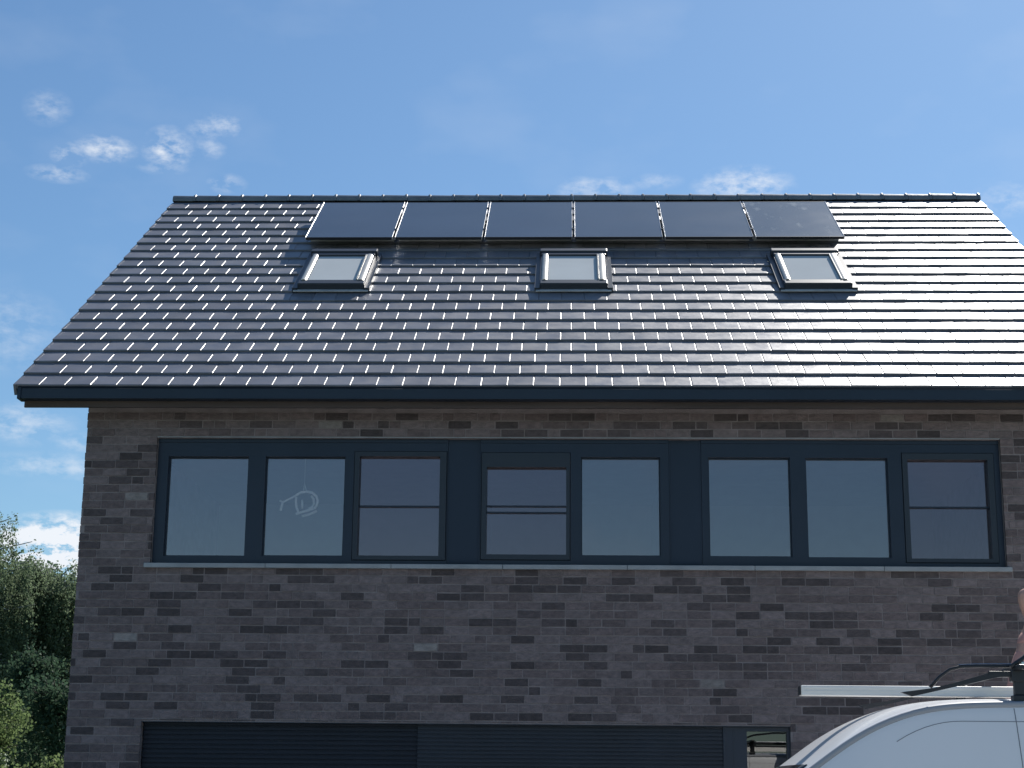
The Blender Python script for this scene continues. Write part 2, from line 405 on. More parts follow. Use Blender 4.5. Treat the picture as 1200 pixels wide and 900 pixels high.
# ridge caps
rc = MB(); x = XL-.02; CL_ = .3325; nn = int(round((XR-XL+.04)/CL_)); CL_ = (XR-XL+.04)/nn
for i in range(nn):
    xa, xb = x+i*CL_, x+(i+1)*CL_
    secs = [(xa, .114), (xb-.050, .108), (xb-.045, .113), (xb-.032, .128), (xb-.012, .126), (xb-.002, .110)]
    V = []; n = 11
    jz = random.uniform(-.003, .003)
    for (xx, r_) in secs:
        for k in range(n):
            an = math.pi*(k/(n-1))*1.10-.05*math.pi
            V.append((xx, YR-r_*math.cos(an)*1.0, ZR-.042+jz+r_*math.sin(an)*.86))
    F = [(i_*n+k, i_*n+k+1, (i_+1)*n+k+1, (i_+1)*n+k) for i_ in range(len(secs)-1) for k in range(n-1)]
    F += [tuple(range(n)), tuple(range((len(secs)-1)*n, len(secs)*n))]
    rc.add(V, F)
rc.build('ridge_cap', 'ridge', roof, smooth=False)
# eaves: gutter box and soffit
gb = MB()
gb.prism([(16.315, 5.398), (16.315, 5.500), (16.290, 5.515), (16.44, 5.515), (16.44, 5.398)], 'x', XL+.045, XR-.045)
gb.box(XL+.040, XL+.075, 16.302, 16.452, 5.392, 5.520); gb.box(XR-.075, XR-.040, 16.302, 16.452, 5.392, 5.520)
gb.build('gutter', 'gutter', house)
fa = MB(); fa.box(XL+.075, XR-.075, 16.442, 16.470, 5.334, 5.47); fa.build('fascia_board', 'soffit', house)
sb = MB(); sb.box(XL+.10, XR-.10, 16.471, YW-.012, 5.425, 5.45); sb.box(XL+.10, WL-.012, YW-.0119, YW+.30, 5.50, 5.53); sb.box(WR+.012, XR-.10, YW-.0119, YW+.30, 5.50, 5.53)
sb.build('soffit', 'soffit', house)
eb = MB(); pf = [(16.4705, 5.40), (17.11, 5.535), (17.11, 5.93), (16.4705, 5.49)]
eb.prism(pf, 'x', XL+.076, XL+.099); eb.prism(pf, 'x', XR-.099, XR-.076); eb.build('eaves_end', 'soffit', house)
vb = MB()
for X0, X1 in ((XL+.03, WL-.012), (WR+.012, XR-.03)):
    V = []
    for s, h in ((.35, -.13), (S_APEX-.12, -.13), (S_APEX-.12, -.15), (.35, -.15)):
        V += [RP(X0, s, h), RP(X1, s, h)]
    vb.add(V, [(0, 1, 3, 2), (2, 3, 5, 4), (4, 5, 7, 6), (6, 7, 1, 0), (0, 2, 4, 6), (1, 7, 5, 3)])
vb.build('verge_lining', 'soffit', house)

# --- ribbon window
FY0, FY1 = 16.872, 16.955     # frame depth
GY = 16.930
def grid_frame(mb, x0, x1, z0, z1, holes, y0, y1):
    """solid frame filling x0..x1,z0..z1 with rectangular holes set side by side"""
    zlo = min(h[2] for h in holes); zhi = max(h[3] for h in holes)
    mb.box(x0, x1, y0, y1, z0, zlo); mb.box(x0, x1, y0, y1, zhi, z1)
    hs = sorted(holes); x = x0
    for h in hs:
        mb.box(x, h[0], y0, y1, zlo, zhi); x = h[1]
        if h[2] > zlo+1e-6: mb.box(h[0], h[1], y0, y1, zlo, h[2])
        if h[3] < zhi-1e-6: mb.box(h[0], h[1], y0, y1, h[3], zhi)
    mb.box(x, x1, y0, y1, zlo, zhi)
def pane(parent, h, gm='glass', y=GY, bead=True):
    b = MB(); b.box(h[0]-.01, h[1]+.01, y+.004, y+.012, h[2]-.01, h[3]+.01)
    return b.build('pane', gm, parent)
def window(x0, x1, fixed, sashes, ztop=5.098, zbot=3.807):
    f = MB()
    grid_frame(f, x0, x1, zbot, ztop, [tuple(h) for h in fixed+[s['outer'] for s in sashes]], FY0, FY1)
    # glazing beads round the fixed lights
    for h in fixed:
        a, b, c, d = h
        f.box(a, b, GY-.012, GY, c, c+.012); f.box(a, b, GY-.012, GY, d-.012, d); f.box(a, a+.012, GY-.012, GY, c+.012, d-.012); f.box(b-.012, b, GY-.012, GY, c+.012, d-.012)
    # outer lip of the frame
    f.box(x0, x1, FY0-.014, FY0-.001, ztop-.035, ztop)
    w = f.build('window', 'frame', house)
    for h in fixed: pane(w, h)
    for s in sashes:
        o, gl = s['outer'], s['glass']; m = MB()
        grid_frame(m, o[0]+.006, o[1]-.006, o[2]+.006, o[3]-.006, [gl], FY0-.012, GY+.02)
        m.build('sash', 'sash', w); pane(w, gl, 'glass2', GY)
        rl = MB()
        for z, t in s['rails']: rl.box(gl[0]+.0005, gl[1]-.0005, GY-.022, GY+.002, z-t/2, z+t/2)
        rl.build('rail', 'frame', w)
window(-4.238, -1.245, [(-4.128, -3.298, 3.887, 4.916), (-3.122, -2.298, 3.892, 4.917)],
       [dict(outer=(-2.207, -1.252, 3.850, 4.975), glass=(-2.152, -1.326, 3.898, 4.920), rails=[(4.409, .018)])])
window(-.912, 1.008, [(.115, .920, 3.908, 4.920)],
       [dict(outer=(-.902, .008, 3.858, 4.966), glass=(-.845, -.036, 3.916, 4.812), rails=[(4.417, .014), (4.351, .016)])])
window(1.338, 4.346, [(1.407, 2.237, 3.906, 4.921), (2.393, 3.224, 3.899, 4.918)],
       [dict(outer=(3.362, 4.290, 3.850, 4.972), glass=(3.421, 4.224, 3.895, 4.902), rails=[(4.420, .018)])])
for x0, x1 in ((-1.243, -.914), (1.010, 1.336)):
    b = MB(); b.box(x0, x1, FY0+.008, FY1, 3.807, 5.098); b.box(x0+.02, x1-.02, FY0+.003, FY0+.0075, 3.83, 5.07)
    b.build('infill_panel', 'panelinf', house)
s = MB(); xs = [-4.294, -3.06, -1.79, -.67, .575, 1.845, 3.125, 4.386]
for a, b in zip(xs[:-1], xs[1:]): s.box(a+.002, b-.002, YW-.055, YW+.075, 3.755, 3.800, ch=.004)
s.build('sill', 'stone', house)
b = MB(); b.box(OPEN1[0]+.002, OPEN1[1]-.002, YW-.009, YW+.10, 5.101, 5.109); b.build('lintel', 'stone', house)
b = MB(); b.box(OPEN2[0]+.002, OPEN2[1]-.002, YW-.006, YW+.10, 2.229, 2.2345); b.build('lintel', 'gutter', house)

# --- ground floor front: ribbed garage door, ribbed cladding, glazed entrance door
def ribbed(x0, x1, y, pitch, depth, z0=.02, z1=2.228):
    poly = [(y+.06, z0)]
    z = z0
    while z < z1-pitch:
        poly += [(y, z+.002), (y, z+pitch*.66), (y+depth, z+pitch*.72), (y+depth, z+pitch*.96)]; z += pitch
    poly += [(y, z+.002), (y, z1), (y+.06, z1)]
    return MB().prism(poly, 'x', x0, x1)
ribbed(-4.228, -1.498, 16.905, .0455, .012).build('garage_door', 'cladd', house)
ribbed(-1.494, 1.50, 16.870, .0385, .010).build('cladding', 'cladl', house)
d = MB(); grid_frame(d, 1.502, 2.155, .02, 2.228, [(1.735, 2.125, .25, 2.188)], 16.862, 16.94)
d.box(1.505, 1.53, 16.852, 16.8615, .05, 2.20); d.box(1.60, 1.612, 16.857, 16.8615, .05, 2.20)
door = d.build('door', 'frame', house); pane(door, (1.735, 2.125, .25, 2.188), 'glassdoor', 16.90)
hd = MB(); hd.tube([(1.67, 16.862, .7), (1.67, 16.80, .72), (1.67, 16.80, 1.5), (1.67, 16.862, 1.52)], .014); hd.build('handle', 'steel', door)

# --- skylights
def skylight(x0, x1):
    # frame lies on the roof: local (X, s, h)
    S0, S1 = 3.12, 4.405; H = .115
    f = MB()
    gx0, gx1, gs0, gs1 = x0+.125, x1-.145, S0+.150, S1-.12
    f.box(x0+.03, x1-.03, S0, gs0, .03, H, ch=.012)                      # bottom rail
    f.box(x0+.03, x1-.03, gs1, S1, .03, H+.005, ch=.012)
    f.box(x0+.03, gx0, gs0, gs1, .03, H-.012); f.box(gx1, x1-.03, gs0, gs1, .03, H-.012)
    sk = f.build('skylight', 'coverd', house, xf=ROOFM)
    c = MB()
    for (a, b) in ((x0+.045, gx0-.002), (gx1+.002, x1-.045)):            # rounded side covers
        n = 9; V = []
        for s in (gs0-.02, gs1+.02):
            for k in range(n):
                an = math.pi*k/(n-1); V.append(((a+b)/2-(b-a)/2*math.cos(an), s, H-.016+.028*math.sin(an)))
        F = [(k, k+1, n+k+1, n+k) for k in range(n-1)]+[tuple(range(n-1, -1, -1)), tuple(range(n, 2*n))]
        c.add(V, F)
    c.box(gx1+.004, gx1+.016, gs0, gs1, H-.02, H+.012)
    c.build('side_cover', 'cover', sk, xf=ROOFM)
    hb = MB(); hb.box(x0+.01, x1-.01, S1-.02, S1+.10, .02, H+.022, ch=.014); hb.build('hood', 'coverd', sk, xf=ROOFM)
    p = MB(); p.box(gx0-.003, gx1+.003, gs0-.003, gs1+.003, H-.048, H-.040); p.build('pane', 'roofglass', sk, xf=ROOFM)
    bl = MB(); bl.box(gx0-.003, gx1+.003, gs0-.003, gs1+.003, H-.024, H-.019); bl.build('blind', 'roofblind', sk, xf=ROOFM)
    ap = MB(); ap.box(x0-.015, x1+.015, S0-.055, S0+.01, .029, .040); ap.build('apron', 'lead', sk, xf=ROOFM)
    fl = MB()
    fl.box(x0-.03, x0+.032, S0-.02, S1+.12, .0, .066); fl.box(x1-.032, x1+.03, S0-.02, S1+.12, .0, .066)
    fl.build('flashing', 'coverd', sk, xf=ROOFM)
for x0, x1 in ((-3.235, -2.385), (-.385, .472), (2.468, 3.315)): skylight(x0, x1)

# ---------------------------------------------------------------- solar panels (six, each its own thing)
PX0, PX1, PS0, PS1, PH = -3.368, 3.452, 4.86, 6.60, .180
pit = (PX1-PX0+.022)/6
PLAB = ['leftmost solar panel of the row, above the left skylight, beside the left tiles', 'second solar panel from the left, between the left skylight and the middle one',
        'third solar panel from the left, above the tiles left of the middle skylight', 'fourth solar panel from the left, above the right half of the middle skylight',
        'fifth solar panel from the left, with clean dark glass, left of the right skylight', 'rightmost solar panel with pale smudges on its glass, above the right skylight']
def solar_panel(i):
    x0 = PX0+i*pit; x1 = x0+pit-.022
    e = empty('solar_panel', RP((x0+x1)/2, PS0, PH), PLAB[i], 'solar panel', 'solar panels under the ridge')
    g_ = MB(); g_.box(x0+.012, x1-.012, PS0+.012, PS1-.012, PH-.030, PH-.002); g_.build('glass', pvs if i == 5 else 'pv', e, xf=ROOFM)
    f = MB(); f.box(x0+.014, x1-.014, PS0, PS0+.0115, PH-.035, PH); f.box(x0+.014, x1-.014, PS1-.0115, PS1, PH-.035, PH)
    f.build('frame', 'pvf', e, xf=ROOFM)
    r = MB()
    for a, b in ((x0+.003, x0+.0115), (x1-.0115, x1-.003)):
        r.prism([(a, PH-.035), (b, PH-.035), (b, PH+.001), ((a*.35+b*.65), PH+.005), ((a*.65+b*.35), PH+.005), (a, PH+.001)], 'y', PS0, PS1)
    r.build('edge_rail', 'alu', e, xf=ROOFM)
    k = MB()
    for s in (PS0+.35, PS1-.35): k.box(x0+.02, x1-.02, s-.02, s+.02, .03, PH-.036)
    k.build('mounting_rail', 'alu', e, xf=ROOFM)
    if i < 5:
        c = MB()
        for s in (PS0+.35, PS1-.35): c.box(x1-.008, x1+.022+.008, s-.022, s+.022, PH+.002, PH+.012)
        c.build('clamp', 'pvf', e, xf=ROOFM)
def smudge_mat():
    m = pv_mat(); nt = m.node_tree; L = nt.links.new; b = nt.nodes['Principled BSDF']
    tc = nt.nodes.new('ShaderNodeTexCoord'); mp = nt.nodes.new('ShaderNodeMapping'); mp.inputs['Scale'].default_value = (2.4, 1.1, 1.1)
    n = nt.nodes.new('ShaderNodeTexNoise'); n.inputs['Scale'].default_value = 2.6; n.inputs['Detail'].default_value = 2
    rm = nt.nodes.new('ShaderNodeMapRange'); rm.inputs[1].default_value = .60; rm.inputs[2].default_value = .74
    mx = nt.nodes.new('ShaderNodeMix'); mx.data_type = 'RGBA'; mx.inputs[6].default_value = (.085, .102, .128, 1); mx.inputs[7].default_value = (.30, .30, .29, 1)
    L(tc.outputs['Object'], mp.inputs[0]); L(mp.outputs[0], n.inputs['Vector']); L(n.outputs[0], rm.inputs[0]); L(rm.outputs[0], mx.inputs[0]); L(mx.outputs[2], b.inputs['Base Color'])
    return m
pvs = smudge_mat()
for i in range(6): solar_panel(i)

# ---------------------------------------------------------------- wire helicopter hanging behind the second pane
HP = {'mast': [(-2.744, 4.583), (-2.735, 4.667), (-2.715, 4.583)], 'outer': [(-2.816, 4.533), (-2.768, 4.563), (-2.709, 4.573), (-2.65, 4.563), (-2.604, 4.524), (-2.588, 4.48), (-2.596, 4.43), (-2.619, 4.395)],
      'nose': [(-2.669, 4.544), (-2.643, 4.509), (-2.636, 4.46), (-2.659, 4.42), (-2.693, 4.41)], 'rear': [(-2.811, 4.518), (-2.814, 4.469), (-2.801, 4.4), (-2.78, 4.355)],
      'rib': [(-2.761, 4.499), (-2.757, 4.41)], 'skid': [(-2.808, 4.338), (-2.624, 4.395)], 'skid2': [(-2.759, 4.329), (-2.681, 4.349), (-2.604, 4.386)]}
heli = empty('helicopter_ornament', (-2.70, 17.02, 4.84), 'pale wire helicopter ornament hanging on a thread behind the second window pane', 'ornament')
def heli_part(name, items):
    m = MB()
    for pts, r, dy in items: m.tube([(x, 17.02+dy, z) for x, z in pts], r, 8)
    m.build(name, 'wire', heli, smooth=True)
heli_part('cabin', [(HP['outer'], .0135, -.03), (HP['nose'], .013, .05), (HP['rear'], .0125, -.03), (HP['rib'], .011, .05)])
heli_part('mast', [(HP['mast'], .006, 0)])
heli_part('tail', [([(-2.816, 4.538), (-2.884, 4.503), (-2.951, 4.468), (-2.986, 4.483)], .0105, 0), ([(-2.956, 4.463), (-2.964, 4.419), (-2.972, 4.379)], .0125, 0)])
heli_part('skid', [(HP['skid'], .0125, -.04), (HP['skid2'], .0125, .05)])
heli_part('thread', [([(-2.739, 5.27), (-2.735, 4.667)], .0018, 0)])

# ---------------------------------------------------------------- trees
def leaves(centers, size, per, spread, droop, shade_fn=None):
    n = len(centers)*per
    c = np.repeat(centers, per, 0)+RNG.normal(0, 1, (n, 3))*spread
    a = RNG.normal(0, 1, (n, 3)); a[:, 2] -= droop; a /= np.linalg.norm(a, axis=1)[:, None]
    b = np.cross(a, RNG.normal(0, 1, (n, 3))); b /= np.linalg.norm(b, axis=1)[:, None]
    s = size*RNG.uniform(.6, 1.3, (n, 1)); nrm = np.cross(a, b)
    V = np.stack([c, c+a*s*.55+b*s*.36+nrm*s*.08, c+a*s*1.15, c+a*s*.55-b*s*.36+nrm*s*.08], 1).reshape(-1, 3)
    sh = np.clip(np.repeat(RNG.uniform(0, 1, len(centers)), per)*.6+RNG.uniform(0, 1, n)*.4, 0, 1)
    return V, sh
def crown_mesh(name, V, sh, m, parent):
    n = len(V)//4
    me = bpy.data.meshes.new(name); me.vertices.add(len(V)); me.vertices.foreach_set('co', V.astype(np.float32).ravel())
    me.loops.add(n*4); me.loops.foreach_set('vertex_index', np.arange(n*4, dtype=np.int32)); me.polygons.add(n)
    me.polygons.foreach_set('loop_start', np.arange(n, dtype=np.int32)*4)
    me.update(calc_edges=True); at = me.attributes.new('shade', 'FLOAT', 'POINT'); at.data.foreach_set('value', np.repeat(sh, 4).astype(np.float32))
    me.materials.append(MT[m]); o = bpy.data.objects.new(name, me); COL.objects.link(o); o.parent = parent; o.matrix_parent_inverse = world_of(parent).inverted(); return o
def tree(name, x, y, h, w, base, label, cat, leafm, barkm, lsize, nlimb, nstr, per, strand, droop, group=None, spread=.06):
    t = empty(name, (x, y, 0), label, cat, group)
    tr = MB(); lean = random.uniform(-.3, .3)
    tp = [(x+lean*k*k*.04+random.uniform(-.05, .05), y+random.uniform(-.05, .05), h*.96*k/7) for k in range(8)]
    r0_ = h*.016+.02; tr.tube(tp, [r0_*(1-.9*k/7) for k in range(8)], 9)
    cs = []
    for i in range(nlimb):
        f = random.uniform(0, 1)**.85; z0 = base+(h*.93-base)*f
        k = min(6, int(z0/(h*.96)*7)); q = z0/(h*.96)*7-k; p0 = Vector(tp[k]).lerp(Vector(tp[k+1]), min(1, q))
        an = random.uniform(0, 2*math.pi); rad = w/2*(math.sin(math.pi*(.12+.83*(1-f)**.8))**.7)*random.uniform(.55, 1.08)
        d = Vector((math.cos(an), math.sin(an), 0)); rise = rad*random.uniform(.35, .9)
        p1 = p0+d*rad*.5+Vector((0, 0, rise*.75)); p2 = p0+d*rad+Vector((0, 0, rise*.9))
        if p2.z > h: p2.z = h-random.uniform(0, .3)
        p1.z = min(p1.z, h-.35)
        tr.tube([p0, p1, p2], [r0_*.32*(1-.6*f), r0_*.2*(1-.5*f), .008], 5)
        for j in range(nstr):
            u = random.uniform(.25, 1.0); b = p0.lerp(p1, u*2) if u < .5 else p1.lerp(p2, u*2-1)
            b = b+Vector((random.gauss(0, .22), random.gauss(0, .22), random.gauss(0, .18)))*(w/4.5)
            ln = strand*random.uniform(.4, 1.3); sway = Vector((random.gauss(0, .16), random.gauss(0, .16), 0))
            m = max(3, int(ln/.07))
            for q in range(m):
                v = q/m; cs.append(b+sway*v*ln+Vector((0, 0, -ln*v if droop > 0 else ln*(v*.5))))
    tr.build('trunk', barkm, t)
    V, sh = leaves(np.array([tuple(c) for c in cs]), lsize, per, spread, droop)
    crown_mesh('crown', V, sh, leafm, t)
    return t
G = 'trees behind the house'
tree('birch_tree', -13.15, 37.0, 7.75, 3.0, .4, 'tallest birch at the left edge of the photo with drooping grey-green foliage', 'tree', 'leafb', 'bark', .055, 90, 13, 7, 1.3, 1.3, G)
tree('birch_tree', -11.55, 38.2, 6.75, 2.6, .4, 'drooping birch next to the left brick corner of the house, below the white cloud', 'tree', 'leafb', 'bark', .055, 90, 13, 7, 1.3, 1.3, G)
tree('birch_tree', -12.5, 41.5, 6.95, 2.8, .4, 'birch with a rounded top between the two front birches', 'tree', 'leafb', 'bark', .06, 80, 12, 6, 1.2, 1.2, G)
tree('birch_tree', -9.9, 40.5, 6.7, 3.4, .6, 'birch mostly hidden behind the left brick corner of the house', 'tree', 'leafb', 'bark', .07, 60, 10, 5, 1.2, 1.2, G)
tree('broadleaf_tree', -17.4, 46.0, 8.0, 6.0, .4, 'dark tree in the gap behind the birches at far left', 'tree', 'leafd', 'barkd', .13, 70, 12, 4, .5, .3, G, spread=.12)
tree('broadleaf_tree', -14.0, 47.0, 6.3, 5.0, .3, 'lower dark tree filling the space behind the birch trunks', 'tree', 'leafd', 'barkd', .13, 70, 12, 4, .5, .3, G, spread=.12)
tree('shrub', -9.35, 31.0, 3.5, 2.0, .1, 'dark green shrub in deep shade against the house corner', 'shrub', 'leafd', 'barkd', .07, 60, 13, 4, .45, .2, spread=.09)
tree('shrub', -10.75, 33.0, 4.1, 1.5, .1, 'mid green upright shrub in front of the birch trunks', 'shrub', 'leafd', 'barkd', .065, 60, 12, 4, .4, -.4, spread=.07)
tree('bush', -9.05, 26.2, 3.05, 1.7, .05, 'bright sunlit yellow-green bush at the bottom left corner', 'bush', 'leafl', 'barkd', .055, 60, 12, 5, .35, -.3, spread=.07)
tree('bush', -7.58, 25.2, 2.05, .55, .05, 'small light green bush at the foot of the house corner', 'bush', 'leafl', 'barkd', .05, 24, 9, 3, .3, -.3, spread=.05)

# ---------------------------------------------------------------- van
van = empty('van', (2.4, 10.05, 0), 'white panel van with a roof rack parked in front of the brick house', 'van')
VY = 10.05
#      x,    zb,   zt,   w(waist), wt(top), crown
ST_ = [(-.30, .38, .62, .60, .52, .03), (-.27, .30, .80, .76, .66, .04), (-.18, .26, .93, .86, .76, .04), (.0, .25, 1.02, .92, .82, .04), (.30, .25, 1.10, .94, .84, .05),
       (.56, .25, 1.17, .95, .85, .05), (.80, .25, 1.375, .95, .80, .05), (1.06, .25, 1.575, .95, .79, .05), (1.32, .25, 1.765, .95, .785, .045), (1.48, .25, 1.885, .95, .785, .045),
       (1.65, .25, 1.985, .95, .785, .04), (1.85, .25, 2.062, .95, .785, .035), (2.05, .25, 2.096, .95, .785, .032), (2.35, .25, 2.108, .95, .785, .03), (3.4, .25, 2.11, .95, .785, .03),
       (4.4, .25, 2.08, .94, .775, .03), (4.62, .26, 2.03, .93, .765, .03), (4.70, .30, 1.92, .91, .75, .03), (4.73, .40, 1.70, .88, .74, .02)]
def section(st):
    x, zb, zt, w, wt, cr = st
    zw = min(1.12, zb+(zt-zb)*.62)
    q = [(0, zb), (w*.80, zb), (w*.97, zb+.07), (w, zb+.3 if zb+.3 < zw else (zb+zw)/2), (w, zw)]
    hgt = zt-zw
    q += [(w+(wt-w)*.30, zw+hgt*.33), (w+(wt-w)*.62, zw+hgt*.66), (wt+.02*(w-wt), zt-min(.085, hgt*.3)), (wt-.018, zt-min(.030, hgt*.12)), (wt-.06, zt-.004), (wt*.6, zt+cr*.7), (0, zt+cr)]
    half = [(x, VY-a, z) for a, z in q]
    return half+[(x, VY+a, z) for a, z in reversed(q[1:-1])]
secs = [section(s_) for s_ in ST_]
vb_ = MB(); n = len(secs[0]); V = [p for s_ in secs for p in s_]
F = [(i*n+k, i*n+(k+1) % n, (i+1)*n+(k+1) % n, (i+1)*n+k) for i in range(len(secs)-1) for k in range(n)]
F += [tuple(range(n-1, -1, -1)), tuple(range((len(secs)-1)*n, len(secs)*n))]
vb_.add(V, F)
body = vb_.build('body', 'white', van, smooth=True)
md = body.modifiers.new('sub', 'SUBSURF'); md.levels = 2; md.render_levels = 2
dg = bpy.context.evaluated_depsgraph_get(); ev = body.evaluated_get(dg); me2 = bpy.data.meshes.new_from_object(ev)
body.modifiers.clear(); body.data = me2
bm_ = bmesh.new(); bm_.from_mesh(me2); bm_.transform(world_of(body)); BV = BVHTree.FromBMesh(bm_); bm_.free()
def side_y(x, z, sg=-1):
    h = BV.ray_cast(Vector((x, VY+sg*3, z)), Vector((0, -sg, 0)))
    return h[0] if h[0] else Vector((x, VY+sg*.9, z))
def top_z(x, y):
    h = BV.ray_cast(Vector((x, y, 5)), Vector((0, 0, -1)))
    return h[0]
def front_x(y, z):
    h = BV.ray_cast(Vector((-3, y, z)), Vector((1, 0, 0)))
    return h[0]
def patch(fn, poly_u, name, m, parent, off=.006, nu=10, nv=8, thick=True):
    """poly_u(u, v)-> args for fn ; makes a skin a few millimetres proud of the body"""
    P = [[fn(*poly_u(i/nu, j/nv)) for i in range(nu+1)] for j in range(nv+1)]
    mb = MB(); V = []
    cen = Vector((2.2, VY, 1.0))
    for row in P:
        for p in row: V.append(p)
    W_ = nu+1; F = [(j*W_+i, j*W_+i+1, (j+1)*W_+i+1, (j+1)*W_+i) for j in range(nv) for i in range(nu)]
    me = bpy.data.meshes.new(name); me.from_pydata([tuple(p) for p in V], [], F); me.update()
    o = bpy.data.objects.new(name, me); me.materials.append(MT[m])
    bm = bmesh.new(); bm.from_mesh(me); bmesh.ops.recalc_face_normals(bm, faces=bm.faces)
    a = bm.faces[len(bm.faces)//2] if False else None
    bm.faces.ensure_lookup_table(); ff = bm.faces[len(F)//2]
    if ff.normal.dot(ff.calc_center_median()-cen) < 0: bmesh.ops.reverse_faces(bm, faces=bm.faces)
    bm.normal_update()
    for v in bm.verts: v.co += v.normal*off
    r = bmesh.ops.extrude_face_region(bm, geom=bm.faces[:]); vv = [e for e in r['geom'] if isinstance(e, bmesh.types.BMVert)]
    bm.normal_update()
    for v in vv: v.co -= v.normal*(off*2.5)
    bmesh.ops.recalc_face_normals(bm, faces=bm.faces)
    bm.to_mesh(me); bm.free(); me.polygons.foreach_set('use_smooth', [True]*len(me.polygons))
    COL.objects.link(o); o.parent = parent; o.matrix_parent_inverse = world_of(parent).inverted(); return o
for sg in (-1, 1):
    patch(lambda x, z, sg=sg: side_y(x, z, sg), lambda u, v: (1.15-.33*(1-v)+u*(1.14+.25*(1-v)-.0), 1.22+.40*v+.10*u*v), 'side_window', 'vanglass', van)
patch(lambda y, z: front_x(y, z), lambda u, v: (VY+(u-.5)*2*(.70-.05*v), 1.235+.515*v), 'windscreen', 'vanglass', van)
for sg in (-1, 1):
    patch(lambda y, z: front_x(y, z), lambda u, v, sg=sg: (VY+sg*(.46+.27*u), .66+.15*v+.05*u), 'headlight', 'lamp', van, nu=6, nv=4)
    # drip moulding along the roof edge and down the windscreen pillar
    pts = []
    for x in np.linspace(.72, 4.45, 60):
        t = top_z(x, VY+sg*(.757+.020*max(0, 1.3-x)))
        pts.append(t+Vector((0, 0, -.002)))
    m = MB(); m.tube(pts, .020, 8); m.build('roof_moulding', 'vanstrip', van, smooth=True)
    # front door with its seam, and its handle
    m = MB()
    seam = [side_y(2.385+.03*(1-abs(z-1.2)), z, sg) for z in np.linspace(.42, 2.055, 40)]
    m.tube(seam, .0028, 6)
    seam2 = [side_y(x, 1.985-.9*max(0, 2.1-x)**2, sg) for x in np.linspace(1.75, 4.3, 50)]
    m.tube(seam2, .0022, 6)
    m.build('door_seam', 'seam', van)
    h0 = side_y(2.2, 1.08, sg); m = MB(); m.tube([h0+Vector((-.08, 0, 0)), h0+Vector((-.06, sg*.03, 0)), h0+Vector((.06, sg*.03, 0)), h0+Vector((.08, 0, 0))], .014); m.build('handle', 'black', van)
    # mirror
    p = side_y(.98, 1.22, sg); m = MB(); m.box(p.x-.07, p.x+.05, *sorted((p.y+sg*.08, p.y+sg*.27)), 1.18, 1.42, ch=.03); m.box(p.x-.02, p.x+.02, *sorted((p.y-sg*.02, p.y+sg*.10)), 1.2, 1.24)
    m.build('mirror', 'black', van)
    for wx in (.52, 3.72):
        t = MB(); yc = VY+sg*.84; sA = []
        ring = [(.345, -.10), (.365, -.07), (.365, .07), (.345, .10), (.22, .10), (.21, .06), (.21, -.10)]
        N_ = 28; Vv = []
        for k in range(N_):
            an = 2*math.pi*k/N_
            for r_, dy in ring: Vv.append((wx+r_*math.cos(an), yc+sg*dy, .365+r_*math.sin(an)))
        nr = len(ring); Ff = [(k*nr+i, k*nr+(i+1) % nr, ((k+1) % N_)*nr+(i+1) % nr, ((k+1) % N_)*nr+i) for k in range(N_) for i in range(nr)]
        t.add(Vv, Ff); wh = t.build('wheel', 'rubber', van, smooth=False)
        rm = MB()
        for k in range(8):
            an = 2*math.pi*k/8; rm.tube([(wx+.05*math.cos(an), yc+sg*.09, .365+.05*math.sin(an)), (wx+.205*math.cos(an), yc+sg*.08, .365+.205*math.sin(an))], .022, 6)
        rm.tube([(wx, yc-sg*.05, .365), (wx, yc+sg*.095, .365)], .07, 14); rm.tube([(wx, yc-sg*.06, .365), (wx, yc-sg*.02, .365)], .208, 24)
        rm.build('rim', 'alu', wh)
    m = MB(); p = Vector((4.70, VY+sg*.80, 1.15)); m.box(4.66, 4.755, p.y-.06, p.y+.06, .95, 1.45, ch=.02); m.build('tail_light', 'red', van)
b = MB(); b.box(-.335, -.22, VY-.62, VY+.62, .34, .52, ch=.03); b.build('bumper', 'black', van)
b = MB(); b.box(-.335, -.25, VY-.45, VY+.45, .58, .70, ch=.02); b.build('grille', 'black', van)

# roof rack: a thing on the van
rack = empty('roof_rack', (3.2, VY, 2.12), 'black roof rack with crossbars bolted to the white van roof', 'roof rack')
ny, fy = VY-.70, VY+.70
def zt_(x, y): return top_z(x, y).z
for y, sg in ((ny, -1), (fy, 1)):
    for x in (2.44, 3.35, 4.2):
        f = MB(); z = zt_(x, y)
        f.box(x-.038, x+.038, y-.035, y+.035, z-.012, z+.03, ch=.006); f.box(x-.026, x+.030, y-.022, y+.022, z+.028, z+.125, ch=.006); f.box(x-.042, x+.045, y-.03, y+.03, z+.10, z+.165, ch=.006)
        f.build('foot', 'black', rack)
    r_ = MB(); r_.box(2.28, 4.5, y-.016, y+.016, 2.225, 2.258, ch=.005); r_.build('side_rail', 'black', rack)
for x in (2.44, 3.35, 4.2):
    c = MB(); c.box(x-.025, x+.025, ny-.12, fy+.12, 2.260, 2.288, ch=.008); c.build('crossbar', 'black', rack)
# slanting wind deflector at the front
w_ = MB()
w_.prism([(1.86, 2.118), (2.36, 2.232), (2.36, 2.258), (1.98, 2.165), (1.80, 2.140)], 'y', ny-.02, ny+.01)
w_.prism([(1.86, 2.118), (2.36, 2.232), (2.36, 2.258), (1.98, 2.165), (1.80, 2.140)], 'y', fy-.01, fy+.02)
w_.build('deflector_bracket', 'black', rack)
